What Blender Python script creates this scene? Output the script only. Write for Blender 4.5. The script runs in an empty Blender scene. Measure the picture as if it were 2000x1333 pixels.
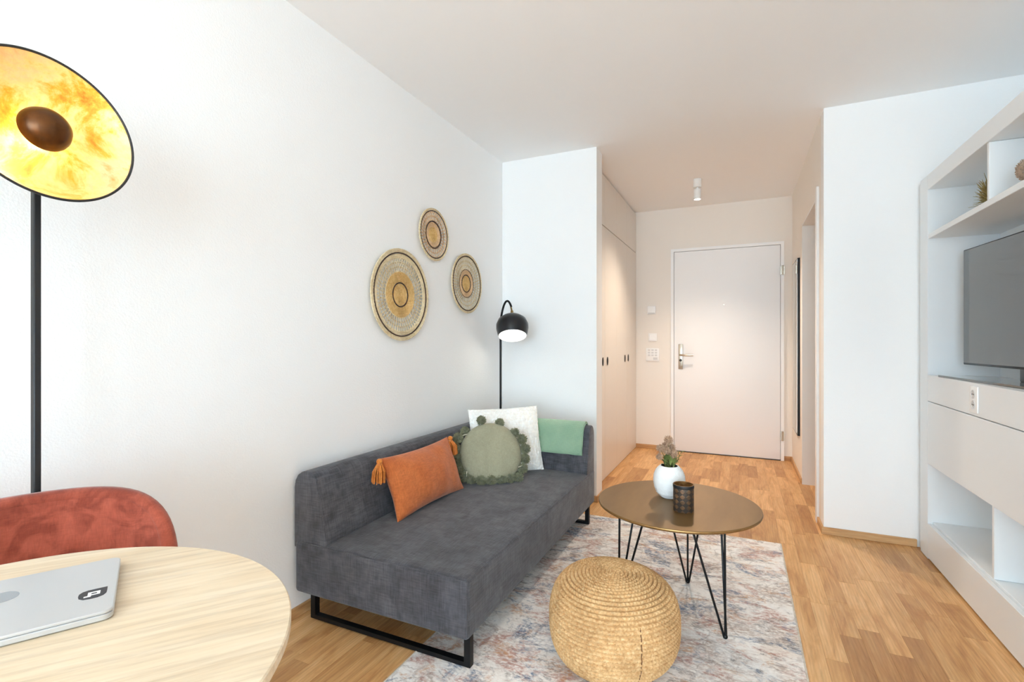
import bpy, bmesh, math, random
import numpy as np
from mathutils import Matrix, Vector, noise

sc = bpy.context.scene
COL = sc.collection
RND = random.Random(7)
# ------------------------------------------------------------------ camera, light, exposure
F_PX, CAM_H = 962.0, 1.132
YAW = math.atan(446.0 / 962.0)
CEIL = 2.5
cd = bpy.data.cameras.new('camera'); cd.sensor_width = 36.0; cd.lens = F_PX / 2000.0 * 36.0
cd.clip_start = 0.02
cam = bpy.data.objects.new('camera', cd); COL.objects.link(cam)
cam.location = (0, 0, CAM_H); cam.rotation_euler = (math.pi / 2, 0, YAW)
sc.camera = cam

w = bpy.data.worlds.new('daylight'); sc.world = w; w.use_nodes = True
bg = w.node_tree.nodes['Background']
bg.inputs[0].default_value = (0.605, 0.803, 0.96, 1); bg.inputs[1].default_value = 9.0

WIN = (-1.15, 1.25, 0.06, 2.25)                     # window opening in the near wall: x0, x1, z0, z1
WINR = (-3.75, -2.30, 0.06, 2.10)                   # unseen window added in the right wall for more side light: y0, y1, z0, z1
def portal(name, sx, sy, loc, rot):
    pl = bpy.data.lights.new(name, 'AREA'); pl.shape = 'RECTANGLE'; pl.size = sx; pl.size_y = sy; pl.cycles.is_portal = True
    po = bpy.data.objects.new(name, pl); COL.objects.link(po); po.location = loc; po.rotation_euler = rot
portal('window_portal', WIN[1] - WIN[0], WIN[3] - WIN[2], ((WIN[0] + WIN[1]) / 2, -3.88, (WIN[2] + WIN[3]) / 2), (math.pi / 2, 0, 0))
portal('added_window_portal', WINR[1] - WINR[0], WINR[3] - WINR[2], (1.50, (WINR[0] + WINR[1]) / 2, (WINR[2] + WINR[3]) / 2), (math.pi / 2, 0, math.pi / 2))  # portal of the added right-wall window

sc.view_settings.view_transform = 'Standard'
sc.view_settings.look = 'None'
sc.view_settings.exposure = 0.60
sc.view_settings.gamma = 1.0
sc.view_settings.use_curve_mapping = False
sc.cycles.use_denoising = True
sc.cycles.max_bounces = 9
sc.cycles.use_adaptive_sampling = True
sc.cycles.adaptive_threshold = 0.085
sc.cycles.adaptive_min_samples = 16
sc.cycles.diffuse_bounces = 8
sc.cycles.glossy_bounces = 4
sc.cycles.caustics_reflective = False
sc.cycles.caustics_refractive = False
sc.cycles.sample_clamp_indirect = 8.0

# ------------------------------------------------------------------ materials
def lin(c):
    r = []
    for v in c[:3]:
        v = v / 255.0
        r.append(v / 12.92 if v <= 0.04045 else ((v + 0.055) / 1.055) ** 2.4)
    return (r[0], r[1], r[2], 1.0)

class NT:
    """tiny node-tree writer"""
    def __init__(s, name):
        s.m = bpy.data.materials.new(name); s.m.use_nodes = True
        s.t = s.m.node_tree; s.b = s.t.nodes['Principled BSDF']
    def n(s, typ, **kw):
        nd = s.t.nodes.new(typ)
        for k, v in kw.items():
            if k.startswith('_'): setattr(nd, k[1:], v)
        return nd
    def l(s, a, b): s.t.links.new(a, b)
    def coords(s, stretch=(1, 1, 1), world=False, offset=None, rot=(0, 0, 0)):
        if world: src = s.n('ShaderNodeNewGeometry').outputs['Position']
        else: src = s.n('ShaderNodeTexCoord').outputs['Object']
        if offset is not None:
            va = s.n('ShaderNodeVectorMath', _operation='ADD'); s.l(src, va.inputs[0]); s.l(offset, va.inputs[1]); src = va.outputs[0]
        mp = s.n('ShaderNodeMapping'); mp.inputs['Scale'].default_value = stretch; mp.inputs['Rotation'].default_value = rot
        s.l(src, mp.inputs[0]); return mp.outputs[0]
    def noise(s, vec, scale, detail=3, rough=.55, dist=0):
        nd = s.n('ShaderNodeTexNoise'); nd.inputs['Scale'].default_value = scale; nd.inputs['Detail'].default_value = detail
        nd.inputs['Roughness'].default_value = rough; nd.inputs['Distortion'].default_value = dist
        s.l(vec, nd.inputs['Vector']); return nd.outputs['Fac']
    def ramp(s, fac, stops, interp='LINEAR'):
        r = s.n('ShaderNodeValToRGB'); r.color_ramp.interpolation = interp
        el = r.color_ramp.elements
        while len(el) < len(stops): el.new(0.5)
        for e, (p, c) in zip(el, stops): e.position = p; e.color = c
        s.l(fac, r.inputs[0]); return r.outputs[0]
    def mix(s, fac, a, b, mode='MIX'):
        m = s.n('ShaderNodeMix', _data_type='RGBA', _blend_type=mode)
        for sock, v in ((m.inputs[0], fac), (m.inputs[6], a), (m.inputs[7], b)):
            if isinstance(v, (tuple, float, int)): sock.default_value = v
            else: s.l(v, sock)
        return m.outputs[2]
    def math(s, op, a, b=None):
        m = s.n('ShaderNodeMath', _operation=op)
        for sock, v in zip(m.inputs, (a, b)):
            if v is None: continue
            if isinstance(v, (float, int)): sock.default_value = v
            else: s.l(v, sock)
        return m.outputs[0]
    def bump(s, height, strength=.3, dist=.002):
        b = s.n('ShaderNodeBump'); b.inputs['Strength'].default_value = strength; b.inputs['Distance'].default_value = dist
        s.l(height, b.inputs['Height']); s.l(b.outputs[0], s.b.inputs['Normal'])
    def set(s, **kw):
        for k, v in kw.items():
            sock = s.b.inputs[{'col': 'Base Color', 'rough': 'Roughness', 'metal': 'Metallic', 'sheen': 'Sheen Weight', 'srough': 'Sheen Roughness',
                               'ec': 'Emission Color', 'es': 'Emission Strength', 'coat': 'Coat Weight', 'spec': 'Specular IOR Level', 'stint': 'Sheen Tint'}[k]]
            if isinstance(v, (tuple, float, int)): sock.default_value = v
            else: s.l(v, sock)
        return s

def M(name, col, rough=.5, metal=0., var=None, bump=None, spec=.5, world=False, **kw):
    """plain procedural material: base colour, optional noise colour variation (col2, scale, stretch) and bump (scale, strength, dist, stretch)"""
    t = NT(name); c = lin(col)
    t.set(rough=rough, metal=metal, spec=spec, **kw)
    if var:
        v = t.noise(t.coords(var[2] if len(var) > 2 else (1, 1, 1), world), var[1], 4)
        t.set(col=t.ramp(v, [(.35, c), (.65, lin(var[0]))]))
    else: t.set(col=c)
    if bump:
        t.bump(t.noise(t.coords(bump[3] if len(bump) > 3 else (1, 1, 1), world), bump[0], 1), bump[1], bump[2])
    return t.m

MAT = {}
MAT['wall'] = M('plaster_wall', (246, 246, 245), .9, bump=(170, .35, .002), world=True, spec=.2)
MAT['ceiling'] = M('ceiling_paint', (248, 248, 248), .9, spec=.2)
MAT['hallwall'] = M('warm_hall_paint', (241, 235, 227), .9, bump=(170, .25, .002), world=True, spec=.2)
MAT['white'] = M('white_lacquer', (238, 237, 234), .35, bump=(400, .03, .0005))
MAT['cab'] = M('cabinet_lacquer', (236, 240, 242), .4, bump=(400, .03, .0005))
MAT['closet'] = M('closet_lacquer', (228, 221, 212), .32, bump=(300, .03, .0005))
MAT['doorw'] = M('door_lacquer', (248, 249, 250), .55, bump=(300, .03, .0005))
MAT['black'] = M('black_metal', (30, 30, 31), .42, .6, bump=(300, .05, .0005))
MAT['blackp'] = M('black_powder_coat', (42, 42, 43), .5, .3, bump=(500, .08, .0005))
MAT['steel'] = M('brushed_steel', (196, 186, 170), .32, 1., bump=(300, .1, .0005, (1, 1, .05)))
MAT['brass'] = M('aged_brass', (176, 150, 100), .3, 1., bump=(120, .05, .0005))
MAT['plastic'] = M('white_plastic', (246, 246, 245), .35, bump=(300, .02, .0005))
MAT['greyp'] = M('grey_plastic', (214, 214, 214), .4, bump=(300, .02, .0005))
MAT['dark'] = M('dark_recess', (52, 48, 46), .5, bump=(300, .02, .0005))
MAT['alu'] = M('laptop_aluminium', (205, 206, 207), .38, .55, bump=(700, .04, .0003))
MAT['logo'] = M('mirror_emblem', (168, 174, 180), .15, .9, bump=(300, .01, .0002))
MAT['sticker'] = M('sticker_charcoal', (44, 44, 50), .5, bump=(300, .02, .0002))
MAT['stickerw'] = M('sticker_white', (248, 248, 248), .5, bump=(300, .02, .0002))
MAT['shade'] = M('black_shade_paint', (38, 39, 42), .28, .2, bump=(300, .02, .0003))
MAT['shadein'] = M('white_shade_inside', (250, 250, 248), .6, bump=(300, .02, .0003))
MAT['navy'] = M('navy_tag', (30, 34, 58), .8, bump=(900, .3, .0005))
MAT['screw'] = M('cream_cord', (236, 228, 206), .8, bump=(900, .3, .0005))

def oak(name, a, b, c, axis=1, world=True, rnd=True, rough=.42, gs=1.0):
    t = NT(name)
    off = None; at = None
    if rnd:
        at = t.n('ShaderNodeAttribute', _attribute_name='rnd')
        sc_ = t.n('ShaderNodeVectorMath', _operation='SCALE'); t.l(at.outputs['Vector'], sc_.inputs[0]); sc_.inputs['Scale'].default_value = 17.3
        off = sc_.outputs[0]
    st = [1, 1, 1]; st[axis] = .06
    st2 = [1, 1, 1]; st2[axis] = .16
    g = t.noise(t.coords(st, world, off), 110 * gs, 5, .65, .3)
    big = t.noise(t.coords(st2, world, off), 14 * gs, 4, .6, 1.6)
    wv = t.n('ShaderNodeTexWave', _wave_type='BANDS', _bands_direction='X' if axis != 0 else 'Y'); wv.inputs['Scale'].default_value = 26 * gs
    wv.inputs['Distortion'].default_value = 9; wv.inputs['Detail'].default_value = 3; wv.inputs['Detail Scale'].default_value = .8
    st3 = [1, 1, 1]; st3[axis] = .09
    t.l(t.coords(st3, world, off), wv.inputs['Vector'])
    colr = t.ramp(big, [(.28, lin(a)), (.5, lin(b)), (.74, lin(c))])
    colr = t.mix(t.math('MULTIPLY', wv.outputs['Fac'], .30), colr, lin(a))
    grain = t.ramp(g, [(.30, (.74, .70, .66, 1)), (.55, (1, 1, 1, 1))])
    colr = t.mix(.75, colr, grain, 'MULTIPLY')
    if rnd:
        tone = t.ramp(at.outputs['Fac'], [(0, (.66, .57, .48, 1)), (.3, (.88, .84, .79, 1)), (.7, (1.0, 1.0, 1.0, 1)), (1, (1.10, 1.13, 1.16, 1))])
        colr = t.mix(1.0, colr, tone, 'MULTIPLY')
    t.set(col=colr, rough=rough, spec=.45)
    t.bump(g, .12, .0006)
    return t.m
MAT['plank'] = oak('oak_parquet', (192, 138, 84), (220, 171, 114), (232, 190, 136))
MAT['skirting'] = oak('oak_skirting', (178, 128, 80), (206, 162, 112), (216, 178, 132), rnd=False)
MAT['skirtx'] = oak('oak_skirting_cross', (178, 128, 80), (206, 162, 112), (216, 178, 132), axis=0, rnd=False)
MAT['tabletop'] = oak('pale_oak_table', (222, 199, 166), (230, 211, 182), (238, 223, 200), axis=0, world=False, rnd=False, rough=.5, gs=.8)

def fabric(name, col, col2, wscale, bs=.5, sheen=.3, rough=.9, vs=6, nap=None, wlo=.55):
    t = NT(name)
    co = t.coords()
    v = t.noise(co, vs, 5, .62, .6)
    c = t.ramp(v, [(.36, lin(col)), (.64, lin(col2))])
    fx = t.noise(t.coords((1, .1, .1)), wscale, 2); fy = t.noise(t.coords((.1, 1, .1)), wscale, 2); fz = t.noise(t.coords((.1, .1, 1)), wscale, 2)
    wv = t.math('MULTIPLY', t.math('ADD', t.math('ADD', fx, fy), fz), .667)
    c = t.mix(.55, c, t.ramp(t.math('MULTIPLY', wv, .5), [(.40, (wlo, wlo, wlo, 1)), (.60, (1.25, 1.25, 1.25, 1))]), 'MULTIPLY')
    if nap: c = t.mix(t.ramp(t.noise(t.coords((1, 1, 1)), nap[1], 3, .5, 1.2), [(.42, (0, 0, 0, 1)), (.6, (1, 1, 1, 1))]), c, t.mix(1.0, c, lin(nap[0]), 'MULTIPLY'))
    t.set(col=c, rough=rough, sheen=sheen, srough=.5, spec=.2)
    t.bump(wv, bs, .0015)
    return t.m
MAT['sofa'] = fabric('charcoal_chenille', (80, 80, 86), (94, 94, 99), 190, 1.0, .2, vs=5, nap=((228, 227, 227), 7), wlo=.34)
MAT['velvet'] = fabric('rust_velvet', (150, 70, 50), (168, 84, 63), 500, .12, .35, .8, wlo=.85, vs=9, nap=((212, 198, 192), 17))
MAT['orange'] = fabric('burnt_orange_cotton', (186, 100, 52), (198, 112, 62), 330, .8, .2, vs=8, wlo=.74)
MAT['tassel'] = fabric('orange_yarn', (206, 118, 46), (222, 140, 66), 500, .6, .2, vs=30)
MAT['sage'] = fabric('sage_cotton', (154, 152, 128), (164, 161, 136), 600, .3, .15, vs=5, wlo=.85)
MAT['pompom'] = fabric('sage_yarn', (122, 124, 96), (156, 156, 126), 600, .3, .2, vs=40, wlo=.8)
MAT['teddy'] = fabric('ivory_boucle', (246, 244, 237), (252, 250, 245), 160, .6, .3, vs=60, wlo=.93)

def knit(name):
    t = NT(name); co = t.coords((1, 1, 1))
    v = t.noise(co, 7, 3)
    c = t.ramp(v, [(.35, lin(( 152, 188, 158))), (.65, lin((168, 200, 168)))])
    wx = t.n('ShaderNodeTexWave', _bands_direction='X'); wx.inputs['Scale'].default_value = 52; wx.inputs['Distortion'].default_value = .6
    wz = t.n('ShaderNodeTexWave', _bands_direction='Z'); wz.inputs['Scale'].default_value = 60; wz.inputs['Distortion'].default_value = .6
    t.l(co, wx.inputs[0]); t.l(co, wz.inputs[0])
    h = t.math('MULTIPLY', wx.outputs['Fac'], wz.outputs['Fac'])
    c = t.mix(.5, c, t.ramp(h, [(0, (.72, .74, .72, 1)), (.7, (1.12, 1.12, 1.12, 1))]), 'MULTIPLY')
    t.set(col=c, rough=.95, sheen=.3, spec=.2); t.bump(h, .9, .003)
    return t.m
MAT['knit'] = knit('green_waffle_knit')

def goldleaf():
    t = NT('gold_leaf'); co = t.coords()
    v = t.noise(co, 7, 6, .68, .6); v2 = t.noise(co, 70, 4, .7)
    c = t.ramp(v, [(.34, lin((206, 130, 30))), (.42, lin((234, 176, 62))), (.50, lin((244, 214, 140))), (.60, lin((238, 206, 158))), (.72, lin((214, 156, 84)))])
    c = t.mix(.22, c, t.ramp(v2, [(.4, (.75, .6, .35, 1)), (.6, (1, 1, 1, 1))]), 'MULTIPLY')
    t.set(col=c, rough=.48, metal=.35); t.bump(v2, .25, .001)
    return t.m
MAT['gold'] = goldleaf()
MAT['cap'] = M('bronze_reflector_cap', (104, 62, 24), .3, .6, var=((80, 48, 20), 30), bump=(40, .1, .0006))
MAT['bronze'] = M('brushed_bronze_top', (140, 108, 66), .42, .55, var=((124, 94, 54), 9, (1, .25, 1)), bump=(60, .25, .0008, (1, .15, 1)))
MAT['bronzeedge'] = M('bronze_edge', (160, 124, 76), .35, .7, var=((140, 106, 62), 30), bump=(60, .1, .0006))
MAT['vase'] = M('matt_white_ceramic', (244, 244, 242), .75, bump=(140, .7, .003))
MAT['seam'] = M('seam_thread', (112, 76, 44), .9, bump=(300, .3, .001))
MAT['vasein'] = M('vase_inside', (60, 56, 50), .9, bump=(90, .3, .002))  # dark brown-grey colour inside the vase neck
MAT['stem'] = M('green_stem', (92, 98, 52), .7, var=((120, 116, 66), 40), bump=(200, .2, .0005))
MAT['leaf'] = M('green_leaf', (116, 132, 66), .6, var=((150, 158, 92), 30), bump=(150, .3, .0005))
MAT['thistle'] = M('dried_mauve_flower', (168, 138, 114), .9, var=((198, 168, 140), 60), bump=(200, .3, .0005))
MAT['grass'] = M('dried_olive_grass', (120, 104, 56), .85, var=((164, 146, 92), 40), bump=(200, .3, .0005))
MAT['basket'] = M('dried_brown_ball', (150, 128, 110), .9, var=((186, 164, 144), 40), bump=(120, .6, .003))
MAT['tv'] = M('tv_glass', (46, 46, 45), .05, 0, coat=1.0, var=((47, 47, 46), 3))
MAT['tvframe'] = M('tv_bezel', (44, 44, 44), .3, .6, bump=(200, .05, .0003))
MAT['mirror'] = M('mirror_glass', (232, 236, 234), .02, 1., bump=(2, .002, .0001))

def straw(name, a, b, c, scale=40):
    t = NT(name); co = t.coords()
    v = t.noise(co, scale, 5, .7); big = t.noise(co, scale * .14, 3)
    col = t.ramp(v, [(.28, lin(a)), (.5, lin(b)), (.72, lin(c))])
    col = t.mix(.55, col, t.ramp(big, [(.35, (.72, .64, .54, 1)), (.62, (1.08, 1.06, 1.02, 1))]), 'MULTIPLY')
    t.set(col=col, rough=.8, spec=.3); t.bump(v, .3, .001)
    return t.m
MAT['jute'] = straw('braided_jute', (182, 138, 90), (214, 174, 124), (232, 202, 156), 80)
MAT['straw'] = straw('pale_straw', (206, 186, 148), (228, 211, 176), (240, 228, 200), 60)
MAT['strawgold'] = straw('golden_straw', (204, 162, 98), (226, 190, 128), (238, 208, 154), 60)
MAT['strawpink'] = straw('tan_straw', (208, 170, 128), (230, 196, 156), (240, 214, 180), 60)
MAT['strawdark'] = M('dark_fibre', (58, 44, 38), .85, var=((84, 62, 50), 60), bump=(200, .4, .001))

def rugmat():
    t = NT('faded_oriental_rug'); co = t.coords()
    st = t.coords((.9, 1.5, 1))
    base = t.noise(co, 2.6, 4, .6, .6)
    c = t.ramp(base, [(.30, lin((244, 238, 230))), (.5, lin((250, 247, 243))), (.7, lin((240, 230, 220)))])
    def patch(c, scale, lo, hi, col, amt, seed, rough=.7, vec=st, dist=.8):
        off = t.n('ShaderNodeVectorMath', _operation='ADD'); t.l(vec, off.inputs[0]); off.inputs[1].default_value = (seed, seed * 1.7, 0)
        m = t.ramp(t.noise(off.outputs[0], scale, 7, rough, dist), [(lo, (0, 0, 0, 1)), (hi, (1, 1, 1, 1))])
        g = t.ramp(t.noise(off.outputs[0], 60, 4, .65), [(.38, (0, 0, 0, 1)), (.56, (1, 1, 1, 1))])
        return t.mix(t.math('MULTIPLY', t.math('MULTIPLY', m, g), amt), c, lin(col))
    c = patch(c, 4.2, .47, .60, (168, 138, 120), .62, 3.1)
    c = patch(c, 5.0, .52, .60, (184, 122, 104), .75, 9.4)
    c = patch(c, 4.6, .53, .61, (84, 110, 142), .85, 15.7)
    c = patch(c, 6.5, .53, .62, (116, 104, 100), .7, 22.3)
    c = patch(c, 7.0, .55, .63, (206, 150, 96), .7, 31.9)
    c = patch(c, 16, .56, .66, (84, 76, 78), .6, 40.2)
    # faint flower and vine outlines
    vo = t.n('ShaderNodeTexVoronoi', _feature='DISTANCE_TO_EDGE'); vo.inputs['Scale'].default_value = 13
    d2 = t.n('ShaderNodeVectorMath', _operation='ADD'); t.l(co, d2.inputs[0])
    nz = t.n('ShaderNodeTexNoise'); nz.inputs['Scale'].default_value = 12; nz.inputs['Detail'].default_value = 4; t.l(co, nz.inputs['Vector'])
    sc2 = t.n('ShaderNodeVectorMath', _operation='SCALE'); t.l(nz.outputs['Color'], sc2.inputs[0]); sc2.inputs['Scale'].default_value = .11
    t.l(sc2.outputs[0], d2.inputs[1]); t.l(d2.outputs[0], vo.inputs['Vector'])
    rm = t.ramp(vo.outputs['Distance'], [(.02, (1, 1, 1, 1)), (.07, (0, 0, 0, 1))])
    fade = t.ramp(t.noise(co, 4.2, 4, .6), [(.46, (0, 0, 0, 1)), (.60, (1, 1, 1, 1))])
    c = t.mix(t.math('MULTIPLY', t.math('MULTIPLY', rm, fade), .32), c, lin((124, 106, 98)))
    fine = t.noise(t.coords((.35, 1.4, 1)), 260, 3, .6)
    c = t.mix(.45, c, t.ramp(fine, [(.34, (.85, .83, .82, 1)), (.6, (1.06, 1.06, 1.06, 1))]), 'MULTIPLY')
    t.set(col=c, rough=.95, sheen=.15, spec=.15); t.bump(fine, .5, .002)
    return t.m
MAT['rug'] = rugmat()
MAT['rugedge'] = M('rug_binding', (222, 214, 202), .95, var=((200, 190, 176), 60), bump=(300, .5, .001))

def candlemat():
    t = NT('embossed_metal'); tc = t.n('ShaderNodeTexCoord'); sp = t.n('ShaderNodeSeparateXYZ'); t.l(tc.outputs['Object'], sp.inputs[0])
    ang = t.math('ARCTAN2', sp.outputs[1], sp.outputs[0])
    zz = t.math('MULTIPLY', sp.outputs[2], 150.0)
    a = t.math('SINE', t.math('ADD', t.math('MULTIPLY', ang, 5.0), zz)); b = t.math('SINE', t.math('SUBTRACT', t.math('MULTIPLY', ang, 5.0), zz))
    m = t.ramp(t.math('MULTIPLY', a, b), [(.0, (0, 0, 0, 1)), (.18, (1, 1, 1, 1))])
    n = t.noise(tc.outputs['Object'], 60, 3)
    c = t.mix(m, lin((84, 76, 70)), t.ramp(n, [(.35, lin((104, 86, 70))), (.65, lin((140, 108, 80)))]))
    t.set(col=c, rough=.42, metal=.6); t.bump(m, .6, .001)
    return t.m
MAT['embossed'] = candlemat()
MAT['candlein'] = M('copper_inside', (178, 132, 78), .35, .7, var=((140, 100, 60), 40), bump=(100, .1, .0005))
def emit(name, col, strength):
    t = NT(name); t.set(col=(1, 1, 1, 1), ec=lin(col), es=strength); t.bump(t.noise(t.coords(), 5, 1), .01, .0001); return t.m
MAT['bulb'] = emit('lit_frosted_bulb', (255, 250, 240), 5.0)
MAT['spotlens'] = emit('lit_spot_lens', (255, 236, 210), 12.0)
MAT['warmbulb'] = emit('lit_warm_bulb', (255, 206, 130), 6.0)

# ------------------------------------------------------------------ mesh helpers
class MB:
    def __init__(s): s.v = []; s.f = []; s.fa = []
    def add(s, v, f):
        b = len(s.v); s.v.extend([tuple(p) for p in v]); s.f.extend([tuple(i + b for i in q) for q in f]); return s
    def box(s, x0, x1, y0, y1, z0, z1):
        v = [(x, y, z) for z in (z0, z1) for y in (y0, y1) for x in (x0, x1)]
        return s.add(v, [(0, 2, 3, 1), (4, 5, 7, 6), (0, 1, 5, 4), (2, 6, 7, 3), (0, 4, 6, 2), (1, 3, 7, 5)])
    def bbox(s, x0, x1, y0, y1, z0, z1, r=.003, seg=2):
        bm = bmesh.new(); bmesh.ops.create_cube(bm, size=1)
        bmesh.ops.scale(bm, vec=(x1 - x0, y1 - y0, z1 - z0), verts=bm.verts)
        bmesh.ops.translate(bm, vec=((x0 + x1) / 2, (y0 + y1) / 2, (z0 + z1) / 2), verts=bm.verts)
        bmesh.ops.bevel(bm, geom=bm.edges[:], offset=r, segments=seg, profile=.5, affect='EDGES')
        return s.bm(bm)
    def bm(s, bm):
        bm.verts.index_update(); s.add([v.co for v in bm.verts], [[v.index for v in f.verts] for f in bm.faces]); bm.free(); return s
    def tube(s, pts, r, n=8, closed=False, caps=True, r2=None):
        pts = [Vector(p) for p in pts]; N = len(pts); rings = []
        up = None; V = []; Fc = []
        for i, p in enumerate(pts):
            if closed: tg = pts[(i + 1) % N] - pts[i - 1]
            else: tg = pts[min(i + 1, N - 1)] - pts[max(i - 1, 0)]
            tg.normalize()
            if up is None:
                up = Vector((0, 0, 1)) if abs(tg.z) < .9 else Vector((1, 0, 0))
            a = tg.cross(up)
            if a.length < 1e-5: a = tg.orthogonal()
            a.normalize(); b = a.cross(tg); up = b
            rr = r if r2 is None else r + (r2 - r) * i / max(1, N - 1)
            if callable(r): rr = r(i / max(1, N - 1))
            for k in range(n):
                t = 2 * math.pi * k / n + (math.pi / n)
                V.append(p + a * (rr * math.cos(t)) + b * (rr * math.sin(t)))
        for i in range(N if closed else N - 1):
            j = (i + 1) % N
            for k in range(n):
                l = (k + 1) % n
                Fc.append((i * n + k, i * n + l, j * n + l, j * n + k))
        if caps and not closed:
            Fc.append(tuple(range(n - 1, -1, -1))); Fc.append(tuple((N - 1) * n + k for k in range(n)))
        return s.add(V, Fc)
    def lathe(s, prof, c=(0, 0, 0), n=48, cap0=False, cap1=False):
        V = []; Fc = []
        for (r, z) in prof:
            for k in range(n):
                t = 2 * math.pi * k / n; V.append((c[0] + r * math.cos(t), c[1] + r * math.sin(t), c[2] + z))
        for i in range(len(prof) - 1):
            for k in range(n):
                l = (k + 1) % n; Fc.append((i * n + k, i * n + l, (i + 1) * n + l, (i + 1) * n + k))
        if cap0: Fc.append(tuple(range(n - 1, -1, -1)))
        if cap1: Fc.append(tuple((len(prof) - 1) * n + k for k in range(n)))
        return s.add(V, Fc)
    def sphere(s, c, r, seg=16, rings=10, sc=(1, 1, 1)):
        V = [(c[0], c[1], c[2] - r * sc[2])]; Fc = []
        for i in range(1, rings):
            p = math.pi * i / rings - math.pi / 2
            for k in range(seg):
                t = 2 * math.pi * k / seg
                V.append((c[0] + r * sc[0] * math.cos(p) * math.cos(t), c[1] + r * sc[1] * math.cos(p) * math.sin(t), c[2] + r * sc[2] * math.sin(p)))
        V.append((c[0], c[1], c[2] + r * sc[2]))
        for k in range(seg):
            l = (k + 1) % seg
            Fc.append((0, 1 + l, 1 + k)); e = 1 + (rings - 2) * seg; Fc.append((e + k, e + l, len(V) - 1))
            for i in range(rings - 2): Fc.append((1 + i * seg + k, 1 + i * seg + l, 1 + (i + 1) * seg + l, 1 + (i + 1) * seg + k))
        return s.add(V, Fc)
    def grid(s, P, closed_u=False):
        """P: list of rows of points"""
        R, C_ = len(P), len(P[0]); V = [p for row in P for p in row]; Fc = []
        for i in range(R - 1):
            for k in range(C_ if closed_u else C_ - 1):
                l = (k + 1) % C_; Fc.append((i * C_ + k, i * C_ + l, (i + 1) * C_ + l, (i + 1) * C_ + k))
        return s.add(V, Fc)
    def rbox(s, c, size, r, n=(10, 10, 6), fn=None, seg=4):
        """rounded, subdivided box; fn(unit xyz, point) -> moved point"""
        def axis(h, k):
            arc = [h - r + r * math.sin(math.pi / 2 * i / seg) for i in range(seg + 1)]
            mid = [-(h - r) + 2 * (h - r) * i / k for i in range(k + 1)]
            return [-a for a in reversed(arc[1:])] + mid + arc[1:]
        ax = [axis(size[i] / 2, n[i]) for i in range(3)]; h = [q / 2 for q in size]
        idx = {}; V = []; Fc = []
        def vid(p):
            key = tuple(round(q, 6) for q in p)
            if key not in idx:
                inner = Vector([max(-(h[i] - r), min(h[i] - r, p[i])) for i in range(3)]); d = Vector(p) - inner
                if d.length > 1e-9: d = d.normalized() * r
                q = inner + d
                if fn: q = fn(Vector((q.x / h[0], q.y / h[1], q.z / h[2])), q)
                idx[key] = len(V); V.append(q + Vector(c))
            return idx[key]
        for a in range(3):
            b, d = (a + 1) % 3, (a + 2) % 3
            for sgn in (-1, 1):
                for i in range(len(ax[b]) - 1):
                    for j in range(len(ax[d]) - 1):
                        q = []
                        for (ii, jj) in ((i, j), (i + 1, j), (i + 1, j + 1), (i, j + 1)):
                            p = [0, 0, 0]; p[a] = sgn * h[a]; p[b] = ax[b][ii]; p[d] = ax[d][jj]; q.append(vid(p))
                        if len(set(q)) == 4: Fc.append(tuple(q if sgn > 0 else q[::-1]))
        return s.add(V, Fc)
    def prism(s, prof, y0, y1, r=0, seg=3, axis='y'):
        """profile (a,z) extruded; axis y: a = x; axis x: a = y"""
        bm = bmesh.new(); n = len(prof)
        P = lambda a, t, z: (a, t, z) if axis == 'y' else (t, a, z)
        v0 = [bm.verts.new(P(a, y0, z)) for a, z in prof]; v1 = [bm.verts.new(P(a, y1, z)) for a, z in prof]
        bm.faces.new(v0); bm.faces.new(v1[::-1])
        for i in range(n): bm.faces.new((v0[i], v1[i], v1[(i + 1) % n], v0[(i + 1) % n]))
        bmesh.ops.recalc_face_normals(bm, faces=bm.faces)
        if r: bmesh.ops.bevel(bm, geom=bm.edges[:], offset=r, segments=seg, profile=.5, affect='EDGES')
        return s.bm(bm)
    def build(s, name, mat, parent=None, smooth=40, T=None, kind=None, recalc=False, attr=None):
        V = s.v
        if T is not None: V = [T @ Vector(p) for p in V]
        A = np.array([tuple(p) for p in V], dtype=float)
        lo, hi = A.min(0), A.max(0); o = np.array([(lo[0] + hi[0]) / 2, (lo[1] + hi[1]) / 2, lo[2]])
        me = bpy.data.meshes.new(name); me.from_pydata((A - o).tolist(), [], s.f)
        if recalc:
            bm = bmesh.new(); bm.from_mesh(me); bmesh.ops.recalc_face_normals(bm, faces=bm.faces); bm.to_mesh(me); bm.free()
        if attr is not None:
            at = me.attributes.new('rnd', 'FLOAT', 'FACE'); at.data.foreach_set('value', attr)
        if smooth:
            me.shade_smooth()
            if smooth < 180: me.set_sharp_from_angle(angle=math.radians(smooth))
        me.materials.append(MAT[mat])
        ob = bpy.data.objects.new(name, me); COL.objects.link(ob)
        ob.location = o.tolist()
        if parent is not None: attach(ob, parent)
        if kind: ob['kind'] = kind
        return ob
WORLD = {}
def attach(ob, parent):
    ob.parent = parent
    pm = Matrix.Translation(WORLD.get(parent.name, parent.location)) @ parent.rotation_euler.to_matrix().to_4x4()
    ob.matrix_parent_inverse = pm.inverted()
    WORLD[ob.name] = ob.location.copy()
def thing(name, loc, label, cat, group=None, kind=None):
    o = bpy.data.objects.new(name, None); COL.objects.link(o); o.location = loc; o.empty_display_size = .05
    return tag(o, label, cat, group, kind)
def tag(o, label=None, cat=None, group=None, kind=None):
    if label: o['label'] = label
    if cat: o['category'] = cat
    if group: o['group'] = group
    if kind: o['kind'] = kind
    return o
def struct(o): o['kind'] = 'structure'; return o
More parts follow.
